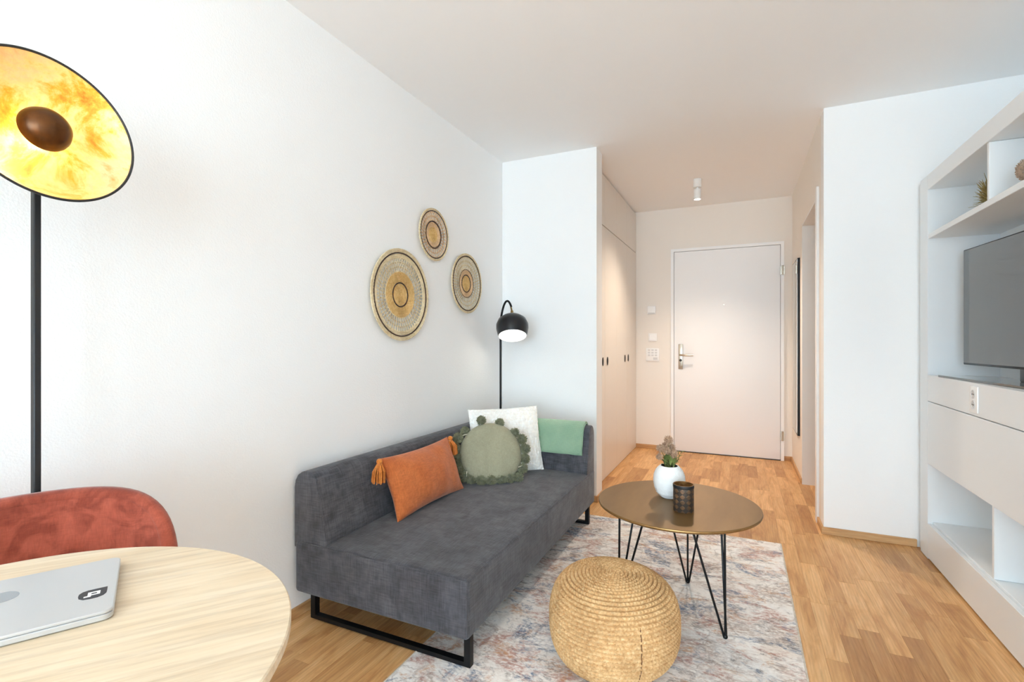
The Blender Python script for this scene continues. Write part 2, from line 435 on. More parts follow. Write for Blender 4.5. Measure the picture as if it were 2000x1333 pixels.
def frame_T(c, n, up=(0, 0, 1)):
    """local z -> n, local y close to up, origin c"""
    n = Vector(n).normalized(); x = Vector(up).cross(n).normalized(); y = n.cross(x)
    return Matrix(((x.x, y.x, n.x, c[0]), (x.y, y.y, n.y, c[1]), (x.z, y.z, n.z, c[2]), (0, 0, 0, 1)))

# ------------------------------------------------------------------ room shell
XL, XR, YB, YM, YF = -1.655, 1.42, -3.8, 3.395, 5.32          # left wall, right wall, near wall, front of partition, far wall
HXL, HXR = -1.008, 0.444                                       # closet face, hall right wall
def wall(name, *boxes, mat='wall', label=None):
    m = MB()
    for b in boxes: m.box(*b)
    o = struct(m.build(name, mat, smooth=0))
    if label: o['label'] = label
    return o
wall('wall_left', (XL - .1, XL, YB - .1, YF + .1, 0, CEIL), label='long white plaster wall behind the sofa')
wall('wall_partition', (XL, -.918, YM, YM + .15, 0, CEIL), label='short white wall stub at the end of the sofa')
wall('wall_far', (XL, 2.1, YF, YF + .1, 0, CEIL), mat='hallwall', label='warm white hall wall around the entrance door')
wall('wall_return', (HXR, 2.1, YM, YM + .1, 0, CEIL), label='white wall between the hallway and the shelf unit')
DW0, DW1, DWZ = 3.64, 4.49, 2.05
wall('wall_hall', (HXR, HXR + .156, YM + .1, DW0, 0, CEIL), (HXR, HXR + .156, DW1, YF, 0, CEIL), (HXR, HXR + .156, DW0, DW1, DWZ, CEIL), mat='hallwall', label='right hallway wall with an open doorway')
wall('wall_bathroom', (2.0, 2.1, YM + .1, YF, 0, CEIL))
wall('wall_right', (XR, XR + .1, YB - .1, WINR[0], 0, CEIL), (XR, XR + .1, WINR[1], YM, 0, CEIL), (XR, XR + .1, WINR[0], WINR[1], 0, WINR[2]), (XR, XR + .1, WINR[0], WINR[1], WINR[3], CEIL))
wall('wall_near', (XL, WIN[0], YB - .1, YB, 0, CEIL), (WIN[1], XR, YB - .1, YB, 0, CEIL), (WIN[0], WIN[1], YB - .1, YB, 0, WIN[2]), (WIN[0], WIN[1], YB - .1, YB, WIN[3], CEIL))
wall('ceiling', (XL - .1, 2.1, YB - .1, YF + .1, CEIL, CEIL + .1), mat='ceiling', label='flat white ceiling')
wf = MB()
fw = .05
wf.box(WIN[0], WIN[1], YB - .08, YB - .02, WIN[2], WIN[2] + fw).box(WIN[0], WIN[1], YB - .08, YB - .02, WIN[3] - fw, WIN[3])
for xx in (WIN[0], (WIN[0] + WIN[1]) / 2 - fw / 2, WIN[1] - fw): wf.box(xx, xx + fw, YB - .08, YB - .02, WIN[2] + fw, WIN[3] - fw)
struct(wf.build('window_1', 'white', smooth=0))

wf = MB().box(XR + .02, XR + .08, WINR[0], WINR[1], WINR[2], WINR[2] + fw).box(XR + .02, XR + .08, WINR[0], WINR[1], WINR[3] - fw, WINR[3])  # frame of the unseen window added for side light
for yy in (WINR[0], (WINR[0] + WINR[1]) / 2 - fw / 2, WINR[1] - fw): wf.box(XR + .02, XR + .08, yy, yy + fw, WINR[2] + fw, WINR[3] - fw)
struct(wf.build('added_window', 'white', smooth=0))

# floor: slab plus single oak strips
floor = struct(MB().box(XL, 2.0, YB, YF, -.06, -.012).build('floor', 'plank', smooth=0))
floor['label'] = 'honey oak strip parquet floor'
def pix(p):
    x, y, z = p[0], p[1], p[2] - CAM_H
    wd = -math.sin(YAW) * x + math.cos(YAW) * y
    if wd < .1: return None
    return 1000 + F_PX * (math.cos(YAW) * x + math.sin(YAW) * y) / wd, 666.5 - F_PX * z / wd, wd
PW = .0715; planks = []
rows = int((2.0 - XL) / PW) + 1
for i in range(rows):
    x0 = XL + i * PW; x1 = min(x0 + PW, 2.0); y = YB - RND.random() * .4
    while y < YF:
        L = RND.choice((.28, .36, .42, .48, .55, .62)) ; a, b = max(y, YB), min(y + L, YF); y += L
        if b - a < .02: continue
        score = 0
        for q in (.1, .5, .9):
            p = pix(((x0 + x1) / 2, a + (b - a) * q, 0))
            if p and -40 < p[0] < 2040 and p[1] < 1360: score += (b - a) * (x1 - x0) / p[2] ** 3
        cx, cy = (x0 + x1) / 2, (a + b) / 2
        if -1.02 < cx < .16 and 1.2 < cy < 3.02: score *= .001          # under the rug
        if cx > .92 and cy < YM: score *= .001                           # under the shelf unit
        if cx < HXL - .03 and cy > YM: score *= .001
        if cx < -1.0 and cy < 1.2: score *= .2
        planks.append((score, x0, x1, a, b))
planks.sort(reverse=True)
G = .00015
def plank_mesh(m, x0, x1, a, b):
    x0 += G; x1 -= G; a += G; b -= G; c = .0005
    m.add([(x0, a, -.0125), (x1, a, -.0125), (x1, b, -.0125), (x0, b, -.0125), (x0, a, -c), (x1, a, -c), (x1, b, -c), (x0, b, -c),
           (x0 + c, a + c, 0), (x1 - c, a + c, 0), (x1 - c, b - c, 0), (x0 + c, b - c, 0)],
          [(3, 2, 1, 0), (0, 1, 5, 4), (1, 2, 6, 5), (2, 3, 7, 6), (3, 0, 4, 7), (4, 5, 9, 8), (5, 6, 10, 9), (6, 7, 11, 10), (7, 4, 8, 11), (8, 9, 10, 11)])
    return m
for (s_, x0, x1, a, b) in planks[:300]:
    plank_mesh(MB(), x0, x1, a, b).build('plank', 'plank', floor, smooth=0, attr=[RND.random()] * 10)
rest = MB(); ra = []
for (s_, x0, x1, a, b) in planks[300:]:
    plank_mesh(rest, x0, x1, a, b); ra += [RND.random()] * 10
rest.build('plank_field', 'plank', floor, smooth=0, kind='stuff', attr=ra)

# oak skirting
def skirt(name, x0, x1, y0, y1):
    o = struct(MB().bbox(x0, x1, y0, y1, 0, .042, .002, 1).build(name, 'skirtx' if abs(x1 - x0) > abs(y1 - y0) else 'skirting', smooth=0)); return o
T_ = .012
skirt('baseboard_left', XL, XL + T_, YB, YM)
skirt('baseboard_partition', XL + T_, -.918, YM - T_, YM)
skirt('baseboard_stub', -.918, -.918 + T_, YM - T_, YM + .15)
skirt('baseboard_return', HXR - T_, .88, YM - T_, YM)
skirt('baseboard_hall_near', HXR - T_, HXR, YM, DW0 - .07)
skirt('baseboard_hall_far', HXR - T_, HXR, DW1 + .012, YF - T_)

# ------------------------------------------------------------------ entrance door (far wall)
def fx(u): # x on the far wall for a pixel column
    dx = F_PX * -math.sin(YAW) + (u - 1000) * math.cos(YAW); dy = F_PX * math.cos(YAW) + (u - 1000) * math.sin(YAW); return YF * dx / dy
DX0, DX1 = fx(1311), fx(1531)
DTOP = 2.075
skirt('baseboard_far_left', HXL, DX0, YF - T_, YF)
skirt('baseboard_far_right', DX1, HXR, YF - T_, YF)
door = thing('door_1', ((DX0 + DX1) / 2, YF, 0), 'white flush entrance door with steel lever handle at the hall end', None, kind='structure')
fr = MB(); FWD = .028
fr.box(DX0, DX0 + FWD, YF - .032, YF, 0, DTOP).box(DX1 - FWD, DX1, YF - .032, YF, 0, DTOP).box(DX0 + FWD, DX1 - FWD, YF - .032, YF, DTOP - FWD, DTOP)
fr.build('door_frame', 'doorw', door, smooth=0)
LX0, LX1 = DX0 + FWD + .004, DX1 - FWD - .004
MB().bbox(LX0, LX1, YF - .026, YF - .001, .008, DTOP - FWD - .004, .003).build('door_leaf', 'doorw', door)
MB().box(DX0 + FWD, DX1 - FWD, YF - .03, YF, 0, .0075).build('threshold', 'dark', door, smooth=0)
for z in (.235, 1.80):
    hg = MB().tube([(DX1 - .012, YF - .04, z - .045), (DX1 - .012, YF - .04, z + .045)], .008, 10)
    hg.box(DX1 - .03, DX1 + .004, YF - .036, YF - .034, z - .04, z + .04).build('hinge', 'steel', door)
hx = fx(1330)
MB().bbox(hx - .022, hx + .022, YF - .034, YF - .026, .845, 1.10, .003).build('handle_plate', 'steel', door)
lv = MB().tube([(hx, YF - .030, .99), (hx, YF - .085, .99), (hx + .012, YF - .094, .99), (hx + .06, YF - .094, .988), (hx + .125, YF - .088, .99)], .0095, 10)
lv.build('lever', 'steel', door)
MB().lathe([(.0, 0), (.013, 0), (.013, .006), (.0, .006)], n=20).build('keyhole', 'dark', door, T=frame_T((hx, YF - .034, .935), (0, -1, 0)))
MB().lathe([(.0, 0), (.008, 0), (.006, .006), (.0, .006)], n=16).build('peephole', 'steel', door, T=frame_T((fx(1414), YF - .026, 1.49), (0, -1, 0)))

# doorway in the hall wall
dw = thing('door_2', (HXR, (DW0 + DW1) / 2, 0), 'open white doorway in the right hallway wall', None, kind='structure')
cs = MB()
cs.box(HXR - .014, HXR + .17, DW0 - .06, DW0 + .002, 0, DWZ + .045)
cs.build('jamb', 'white', dw, smooth=0)
cs = MB().box(HXR - .002, HXR + .17, DW1 - .002, DW1 + .012, 0, DWZ); cs.build('jamb', 'white', dw, smooth=0)
MB().box(HXR - .002, HXR + .17, DW0 + .002, DW1 - .002, DWZ - .012, DWZ).build('head_jamb', 'white', dw, smooth=0)

# wall mirror in the hall
mi = thing('wall_mirror', (HXR, 4.85, .353), 'tall narrow mirror with thin black edge on right hallway wall', 'mirror')
MB().box(HXR - .018, HXR - .0005, 4.65, 5.07, .353, 1.815).build('frame', 'black', mi, smooth=0)
MB().box(HXR - .0195, HXR - .018, 4.656, 5.064, .359, 1.809).build('glass', 'mirror', mi, smooth=0)

# wall devices beside the door
def device(u, z, s, name, label, cat, kind):
    x = fx(u); t = thing(name, (x, YF, z - s / 2), label, cat)
    d = .022 if kind == 0 else .012
    MB().bbox(x - s / 2, x + s / 2, YF - d, YF - .0002, z - s / 2, z + s / 2, .004).build('housing', 'plastic', t)
    if kind == 0: MB().bbox(x - s * .4, x + s * .4, YF - d - .002, YF - d, z - s * .46, z - s * .3, .001, 1).build('vent_strip', 'greyp', t)
    if kind == 1: MB().bbox(x - s * .38, x + s * .38, YF - d - .004, YF - d, z - s * .38, z + s * .38, .002, 1).build('rocker', 'plastic', t)
    if kind == 2:
        for i in range(3):
            for k in range(3):
                MB().bbox(x - s * .36 + k * s * .26, x - s * .36 + k * s * .26 + s * .18, YF - d - .001, YF - d, z + s * .28 - i * s * .2, z + s * .40 - i * s * .2, .0006, 1).build('button', 'greyp', t)
        MB().bbox(x + s * .05, x + s * .36, YF - d - .001, YF - d, z - s * .40, z - s * .22, .0006, 1).build('display', 'greyp', t)
device(1273, 1.455, .085, 'thermostat', 'upper small white square thermostat left of the entrance door', 'thermostat', 0)
device(1275, 1.17, .085, 'light_switch', 'middle small white light switch left of the entrance door', 'switch', 1)
device(1275, .99, .135, 'intercom_panel', 'larger white intercom panel with buttons below the light switch', 'intercom', 2)

# ------------------------------------------------------------------ built-in hall closet
cl = thing('hall_closet', ((XL + HXL) / 2, 4.43, 0), 'built-in beige white hallway closet with recessed dark finger pulls', 'closet')
MB().box(XL + .002, HXL - .022, YM + .152, YF - .002, .002, CEIL - .004).build('carcass', 'closet', cl, smooth=0)
yb = [YM + .152, 3.99, 4.41, 4.83, YF - .002]
SEAM = 2.07
for i in range(4):
    y0, y1 = yb[i] + .0012, yb[i + 1] - .0012
    d_ = MB().bbox(HXL - .020, HXL, y0, y1, .004, SEAM - .003, .001, 1).build('closet_door', 'closet', cl, smooth=0)
    MB().bbox(HXL - .020, HXL, y0, y1, SEAM + .003, CEIL - .016, .001, 1).build('top_panel', 'closet', cl, smooth=0)
    hy = y1 - .075 if i % 2 == 0 else y0 + .075
    MB().lathe([(.0, 0), (.018, 0), (.020, .004), (.014, .005), (.012, .002), (.0, .002)], n=24).build('finger_pull', 'dark', d_,
        T=frame_T((HXL, hy, .965), (1, 0, 0)) @ Matrix.Diagonal((1, 1.8, 1, 1)))

# ceiling spot
sp = thing('ceiling_spot', (-.33, 4.44, CEIL - .17), 'small white cylinder spotlight on the hallway ceiling', 'spotlight')
MB().lathe([(.0, 0), (.034, 0), (.034, -.07), (.0, -.07)], (-.33, 4.44, CEIL), 32).build('mount', 'white', sp)
MB().lathe([(.0, 0), (.012, 0), (.012, -.02), (.0, -.02)], (-.33, 4.44, CEIL - .07), 16).build('swivel', 'white', sp)
MB().lathe([(.0, 0), (.030, 0), (.030, -.085), (.026, -.085), (.026, -.075)], (-.33, 4.44, CEIL - .085), 32).build('head', 'white', sp)
MB().lathe([(.026, -.081), (.0, -.081)], (-.33, 4.44, CEIL - .085), 32).build('lens', 'spotlens', sp)
sl = bpy.data.lights.new('spot_beam', 'SPOT'); sl.energy = 78; sl.color = (1.0, .83, .66); sl.spot_size = math.radians(130); sl.spot_blend = 1.0; sl.shadow_soft_size = .05
so = bpy.data.objects.new('spot_beam', sl); COL.objects.link(so); so.location = (-.33, 4.44, CEIL - .18); so.rotation_euler = (-.22, 0, 0); attach(so, sp)

# ------------------------------------------------------------------ shelf unit with folding bed / TV niche
CX, CY0, CY1, CXB = .881, 1.20, 3.335, 1.165
su = thing('shelf_unit', ((CX + XR) / 2, (CY0 + CY1) / 2, 0), 'light grey white built-in shelf unit with TV niche and open compartments', 'shelf unit')
def part(name, x0, x1, y0, y1, z0, z1, r=.0015, mat='cab'):
    return MB().bbox(x0, x1, y0, y1, z0, z1, r, 1).build(name, mat, su, smooth=0)
NY = 3.225                                                        # far side of the niches
part('scribe_strip', CX + .01, XR - .002, CY1 + .004, YM - .014, .002, 1.985)
part('end_panel', CX, XR - .002, NY, CY1, .002, 1.994)
part('end_panel', CX, XR - .002, CY0 - .03, CY0, .002, 1.994)
part('back_panel', CXB, CXB + .02, CY0, NY, .002, 1.914)
part('top_band', CX, XR - .002, CY0, NY, 1.916, 1.994)
part('plinth_panel', CX, CX + .02, CY0, NY, .01, .186)
part('bottom_shelf', CX + .021, CXB, CY0, NY, .17, .196)
part('flap_panel', CX, CX + .02, CY0 + .002, NY - .002, .4955, .818)
part('flap_backing', CX + .021, CXB, CY0, NY, .4975, .818)
dr = part('drawer_panel', CX, CX + .02, CY0 + .002, NY - .002, .822, .957)
part('counter', CX + .0205, CXB, CY0, NY, .822, .957)
part('upper_shelf', CX + .003, CXB, CY0, NY, 1.662, 1.688)
for yy in (2.545, 1.87):
    part('divider', CX + .006, CXB, yy, yy + .018, 1.689, 1.915)
    part('divider', CX + .021, CXB, yy, yy + .018, .197, .4965)
# power socket in the drawer panel
ys = 2.655
ps = MB().bbox(CX - .006, CX - .0002, ys - .037, ys + .037, .835, .945, .002).build('power_socket', 'plastic', su)
for z in (.911, .868):
    s_ = MB().lathe([(.0, .0), (.019, .0), (.019, .002), (.016, .0022), (.015, .0005), (.0, .0005)], n=24).build('socket_face', 'greyp', ps, T=frame_T((CX - .006, ys, z), (-1, 0, 0)))
for z in (.911, .868):
    for q in (-.007, .007):
        MB().lathe([(.0, .0), (.003, .0), (.003, .001), (.0, .001)], n=10).build('pin_hole', 'dark', ps, T=frame_T((CX - .0066, ys + q, z), (-1, 0, 0)))

# television, turned slightly towards the room
TVA = math.radians(5.0)
tvx, tvy = 1.035, 2.60
tv = thing('television', (tvx, tvy, .958), 'flat black television on a glossy stand in the shelf niche', 'television')
TT = Matrix.Translation((tvx, tvy, 0)) @ Matrix.Rotation(TVA, 4, 'Z')
MB().bbox(-.012, .012, -.49, .49, 1.018, 1.572, .004).build('bezel', 'tvframe', tv, T=TT)
MB().box(-.0126, -.0121, -.484, .484, 1.028, 1.566).build('screen', 'tv', tv, T=TT, smooth=0)
MB().bbox(.013, .05, -.32, .32, 1.05, 1.35, .015).build('rear_housing', 'tvframe', tv, T=TT)
MB().prism([(-.125, -.45), (-.085, -.47), (.075, -.30), (.075, .30), (-.085, .47), (-.125, .45)], .9572, .967, axis='y').build('stand_plate', 'tv', tv,
    T=TT @ Matrix(((1, 0, 0, 0), (0, 0, 1, 0), (0, 1, 0, 0), (0, 0, 0, 1))), smooth=0, recalc=True)
MB().bbox(-.01, .02, -.06, .06, .967, 1.03, .004).build('stand_neck', 'tvframe', tv, T=TT)

# dried grass and dried ball on the upper shelf
def tuft(root, name, c, n, lmin, lmax, spread, mat, zbias=.4, seed=1, r0=.0022, ymin=None):
    R_ = random.Random(seed); m = MB()
    for _ in range(n):
        a = R_.random() * 2 * math.pi; e = R_.uniform(-.1, 1.3) ; L = R_.uniform(lmin, lmax)
        d = Vector((math.cos(a) * math.cos(e) * spread[0], math.sin(a) * math.cos(e) * spread[1], math.sin(e) * spread[2] * (1 + zbias)))
        p = Vector(c); q = p + d * L * .6; e_ = p + d * L + Vector((R_.uniform(-.01, .01), R_.uniform(-.01, .01), -.01))
        e_.z = max(e_.z, c[2] + .002); q.z = max(q.z, c[2] + .002)
        if ymin is not None: q.y, e_.y = max(q.y, ymin), max(e_.y, ymin)
        m.tube([p, q, e_], r0, 4, r2=r0 * .35)
    return m.build(name, mat, root, smooth=0)
g = thing('dried_grass', (.92, 2.63, 1.689), 'olive dried grass bundle on upper shelf beside the divider', 'dried plant')
tuft(g, 'blade_tuft', (.925, 2.64, 1.694), 300, .06, .14, (.35, .9, .75), 'grass', seed=4, ymin=2.568)
MB().sphere((.930, 2.625, 1.712), .022, 12, 8).build('seed_core', 'grass', g)
g = thing('dried_ball', (.93, 2.33, 1.688), 'brown dried round ornament on upper shelf at the right edge', 'ornament')
m = MB(); R_ = random.Random(5); c = Vector((.93, 2.33, 1.688 + .049))
m.sphere(c, .042, 24, 16); core = m.build('core', 'basket', g)
m = MB()
for _ in range(420):
    v = Vector((R_.gauss(0, 1), R_.gauss(0, 1), R_.gauss(0, 1))).normalized()
    m.tube([c + v * .036, c + v * R_.uniform(.043, .048)], .003, 4, r2=.002)
m.build('bristle', 'basket', g, smooth=0, kind='stuff')

# ------------------------------------------------------------------ rug
RX0, RX1, RY0, RY1, RZ = -1.066, .203, 1.10, 3.105, .007
rug = thing('area_rug', ((RX0 + RX1) / 2, (RY0 + RY1) / 2, 0), 'faded oriental rug in cream, rose and blue under the coffee table', 'rug')
m = MB(); NX, NYy = 24, 36
P = [[(RX0 + (RX1 - RX0) * i / NX, RY0 + (RY1 - RY0) * j / NYy, RZ + .0008 * noise.noise((i * .7, j * .7, 0))) for i in range(NX + 1)] for j in range(NYy + 1)]
m.grid(P); m.build('pile', 'rug', rug)
MB().box(RX0, RX1, RY0, RY1, .0005, RZ - .0012).build('backing', 'rugedge', rug, smooth=0)
for x in (RX0, RX1): MB().tube([(x, RY0, .0045), (x, RY1, .0045)], .0042, 8).build('side_binding', 'rugedge', rug)
for y, s_ in ((RY0, -1), (RY1, 1)):
    m = MB(); x = RX0
    while x < RX1:
        L = RND.uniform(.008, .018); m.tube([(x, y - s_ * .002, .005), (x + RND.uniform(-.003, .003), y + s_ * L, .002)], .0013, 4); x += .0042
    m.build('fringe', 'rugedge', rug, smooth=0, kind='stuff')

# ------------------------------------------------------------------ sofa
SX0, SX1, SY0, SY1, SB, ST = -1.635, -.83, 1.435, 3.03, .118, .328
sofa = thing('sofa', ((SX0 + SX1) / 2, (SY0 + SY1) / 2, 0), 'charcoal fabric sofa with low back and one end rest on black frame legs', 'sofa')
def crown(u, q):
    if u.z > .0: q = q + Vector((0, 0, .016 * max(0, u.z) * (1 - u.x ** 2) * (1 - u.y ** 4) + .0025 * noise.noise((q.x * 9, q.y * 6, 3)) * (1 - abs(u.x)) ))
    return q
seat = MB().rbox(((SX0 + SX1) / 2, (SY0 + SY1) / 2, (SB + ST) / 2), (SX1 - SX0, SY1 - SY0, ST - SB), .018, (24, 44, 6), crown).build('seat_block', 'sofa', sofa)
bp = [(-1.642, ST - .03), (-1.642, .540), (-1.637, .568), (-1.622, .592), (-1.600, .606), (-1.575, .612), (-1.551, .608), (-1.533, .597), (-1.520, .578), (-1.468, .352), (-1.475, ST - .03)]
back = MB().prism(bp, SY0 + .006, SY1, .005, 3).build('backrest', 'sofa', sofa)
ap = [(SY1 - .002, ST - .03), (SY1 - .002, .540), (3.023, .568), (3.010, .590), (2.993, .604), (2.972, .610), (2.953, .606), (2.936, .594), (2.922, .572), (2.868, .352), (2.875, ST - .03)]
arm = MB().prism(ap, -1.505, SX1 - .004, .005, 3, axis='x').build('end_rest', 'sofa', sofa)
def piping(parent, pts, r=.0028): MB().tube(pts, r, 6, caps=True).build('piping', 'sofa', parent)
e = .006
piping(seat, [(SX0 + .02, SY0 + e - .002, ST - e + .001), (SX1 - e, SY0 + e - .002, ST - e + .001), (SX1 - e + .001, SY1 - .02, ST - e + .001)])
piping(seat, [(SX1 - e + .001, SY0 + e - .001, ST - .01), (SX1 - e + .001, SY0 + e - .001, SB + .012)])
piping(back, [(-1.474, SY0 + .008, ST + .02), (-1.470, SY0 + .008, .352), (-1.5205, SY0 + .009, .572), (-1.537, SY0 + .009, .594), (-1.575, SY0 + .009, .607), (-1.61, SY0 + .009, .595), (-1.637, SY0 + .009, .552)])
for (y, nm) in ((1.485, 'sled_leg'), (2.945, 'sled_leg')):
    m = MB(); a, b, tb = -1.585, -.842, .012
    for s_ in ():
        pass
    m.box(a, a + .024, y - tb, y + tb, RZ, SB + .01).box(b - .024, b, y - tb, y + tb, RZ, SB + .01).box(a + .024, b - .024, y - tb, y + tb, RZ, RZ + .016)
    m.build(nm, 'black', sofa, smooth=0)
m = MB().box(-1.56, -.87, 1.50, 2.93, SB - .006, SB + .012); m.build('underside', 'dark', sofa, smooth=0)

# ------------------------------------------------------------------ cushions
def pillow_mesh(w_, h_, th, pinch=.05, n=46, rough=0, seed=0, pw=2.6, wr=.0):
    m = MB(); rows = []
    for side in (1, -1):
        P = []
        for j in range(n + 1):
            row = []
            for i in range(n + 1):
                u = math.sin((i / n - .5) * math.pi); v = math.sin((j / n - .5) * math.pi)
                x = u * w_ / 2 * (1 - pinch * (1 - v * v)); y = v * h_ / 2 * (1 - pinch * (1 - u * u))
                z = th / 2 * ((1 - abs(u) ** pw) * (1 - abs(v) ** pw)) ** .55
                z += wr * noise.noise((x * 11 + seed, y * 11, seed)) * min(1, z / (th * .2))
                if rough: z += rough * (noise.noise((x * 90 + seed, y * 90, side)) + .6 * noise.noise((x * 45, y * 45 + seed, side)))
                row.append((x, y, side * z))
            P.append(row if side == 1 else row[::-1])
        m.grid(P)
    return m
def four(TL, TR, BR, BL):
    """frame from four corners (local x to the right, y up, z to the viewer)"""
    TL, TR, BR, BL = map(Vector, (TL, TR, BR, BL))
    c = (TL + TR + BR + BL) / 4; x = ((TR - TL) + (BR - BL)) / 2; y = ((TL - BL) + (TR - BR)) / 2
    w_, h_ = x.length, y.length; x.normalize(); z = x.cross(y).normalized(); y = z.cross(x)
    return Matrix(((x.x, y.x, z.x, c.x), (x.y, y.y, z.y, c.y), (x.z, y.z, z.z, c.z), (0, 0, 0, 1))), w_, h_
# burnt orange lumbar cushion
TO, ow, oh = four((-1.455, 1.735, .60), (-1.455, 2.285, .60), (-1.345, 2.285, .348), (-1.365, 1.76, .344))
oc = thing('orange_cushion', TO.translation - Vector((0, 0, oh / 2)), 'burnt orange cushion with corner tassels leaning on sofa back', 'cushion')
pillow_mesh(ow * 1.03, oh * 1.06, .16, .10, n=60, seed=3, wr=.012, pw=2.0).build('cover', 'orange', oc, T=TO, smooth=180, recalc=True)
for (lx, ly, dx) in ((-ow / 2, oh / 2, -.018), (ow / 2, oh / 2, .014)):
    p = TO @ Vector((lx, ly, .006)); m = MB()
    top = p + Vector((.006, dx, -.004))
    m.sphere(top, .014, 12, 8)
    t_ = m.build('tassel', 'tassel', oc)
    m = MB(); R_ = random.Random(int(abs(lx * 1000)) + (3 if dx > 0 else 1))
    for k in range(90):
        a = R_.random() * 2 * math.pi; q = R_.random() ** .5
        o1 = Vector((math.cos(a), math.sin(a), 0)) * .009 * q; o2 = Vector((math.cos(a), math.sin(a), 0)) * .027 * q
        m.tube([top + o1 + Vector((0, 0, -.008)), top + o2 + Vector((.006, dx * .6, -.040)), top + o2 * 1.08 + Vector((.006, dx * .8, -.080 - R_.random() * .012))], .0021, 4)
    m.build('tassel_strand', 'tassel', t_, smooth=0, kind='stuff')
    MB().lathe([(.0095, -.002), (.0105, 0), (.0095, .002)], top + Vector((0, 0, -.011)), 16).build('tassel_band', 'screw', t_)
# ivory teddy cushion
TW, ww, wh = four((-1.50, 2.60, .700), (-1.185, 2.905, .722), (-1.10, 2.845, .335), (-1.42, 2.535, .345))
wc = thing('white_cushion', TW.translation - Vector((0, 0, wh / 2)), 'fluffy ivory square cushion in the far sofa corner', 'cushion')
pillow_mesh(ww * 1.02, wh * 1.03, .13, .035, n=120, rough=.0062, seed=9, wr=.003).build('cover', 'teddy', wc, T=TW, smooth=180, recalc=True)
# round sage cushion with pompoms
gcen = Vector((-1.295, 2.505, .487)); gn = Vector((.50, -.74, .42)).normalized()
TG = frame_T(gcen, gn)
gc = thing('round_cushion', gcen - Vector((0, 0, .16)), 'round sage green cushion ringed with pompoms', 'cushion')
prof = []
for k in range(25):
    a = -math.pi / 2 + math.pi * k / 24
    prof.append((.178 * abs(math.cos(a)) ** .62 if abs(math.cos(a)) > 1e-6 else 0.0, .062 * math.sin(a)))
MB().lathe(prof, n=72).build('cover', 'sage', gc, T=TG, smooth=180, recalc=True)
def pom(seed):
    R_ = random.Random(seed); m = MB(); m.sphere((0, 0, 0), .017, 10, 7)
    for _ in range(620):
        v = Vector((R_.gauss(0, 1), R_.gauss(0, 1), R_.gauss(0, 1))).normalized(); L = R_.uniform(.027, .0325)
        j = Vector((R_.gauss(0, 1), R_.gauss(0, 1), R_.gauss(0, 1))) * .0025
        m.tube([v * .014, v * L + j], .0014, 3, r2=.0011)
    me = bpy.data.meshes.new('pompom'); me.from_pydata(m.v, [], m.f); me.materials.append(MAT['pompom']); return me
poms = [pom(i) for i in range(3)]
for k in range(22):
    a = 2 * math.pi * k / 22 + .1
    top = math.sin(a) > .55
    if top and k % 2: continue
    r_ = (.190 if top else .200) + RND.uniform(-.006, .008); p = TG @ Vector((r_ * math.cos(a), r_ * math.sin(a), RND.uniform(-.004, .02)))
    p.z = max(p.z, ST + .034)
    o = bpy.data.objects.new('pompom', poms[k % 3]); COL.objects.link(o); o.location = p; o.rotation_euler = (RND.random() * 6, RND.random() * 6, RND.random() * 6)
    if top: o.scale = (.92, .92, .92)
    attach(o, gc)
for a in (2.45, 3.75, 5.75):
    q = [TG @ Vector(((.172 + .02 * t) * math.cos(a + .12 * t), (.172 + .02 * t) * math.sin(a + .12 * t), .03 - .006 * t)) for t in (0, .5, 1)]
    MB().tube(q, .002, 5).build('cord', 'screw', gc)

# green throw folded over the end rest
th = thing('knit_throw', (-1.16, 2.95, .437), 'sage green knitted throw folded over the sofa end rest', 'blanket')
for (off, x0, x1, zb, zo) in ((.004, -1.43, -.868, .437, .50), (.0125, -1.43, -.872, .448, .49)):
    path = [(2.887 - off, zb), (2.905 - off, .52), (2.917 - off, .572), (2.934 - off * .8, .600 + off * .5), (2.970, .615 + off), (3.004 + off * .5, .604 + off * .8), (3.031 + off * .7, .560), (3.033 + off * .7, zo)]
    pts = []
    for i in range(len(path) - 1):
        for t in (0, .25, .5, .75): pts.append((path[i][0] + (path[i + 1][0] - path[i][0]) * t, path[i][1] + (path[i + 1][1] - path[i][1]) * t))
    pts.append(path[-1])
    for _ in range(3): pts = [pts[0]] + [tuple((pts[i - 1][k] + 2 * pts[i][k] + pts[i + 1][k]) / 4 for k in (0, 1)) for i in range(1, len(pts) - 1)] + [pts[-1]]
    m = MB(); NXX = 30; TH = .0075; rows = []
    nrm = []
    for i in range(len(pts)):
        a, b = pts[max(0, i - 1)], pts[min(len(pts) - 1, i + 1)]; d = Vector((b[0] - a[0], b[1] - a[1])).normalized(); nrm.append((-d.y, d.x))
    loop = [(p[0], p[1]) for p in pts] + [(p[0] + n_[0] * TH, p[1] + n_[1] * TH) for p, n_ in zip(reversed(pts), reversed(nrm))]
    P = []
    for i in range(NXX + 1):
        x = x0 + (x1 - x0) * i / NXX
        row = []
        for k, (y, z) in enumerate(loop):
            wob = .0025 * noise.noise((x * 9, z * 7, off * 100))
            row.append((x + (.003 * noise.noise((z * 20, 1, off)) if i in (0, NXX) else 0), y - abs(wob), z + (.003 * noise.noise((x * 14, 5, off)) if z < .47 else 0)))
        P.append(row)
    m.grid(P, closed_u=True)
    L_ = len(loop); m.f.append(tuple(range(L_ - 1, -1, -1))); m.f.append(tuple(NXX * L_ + k for k in range(L_)))
    m.build('folded_layer', 'knit', th, recalc=True, smooth=60)

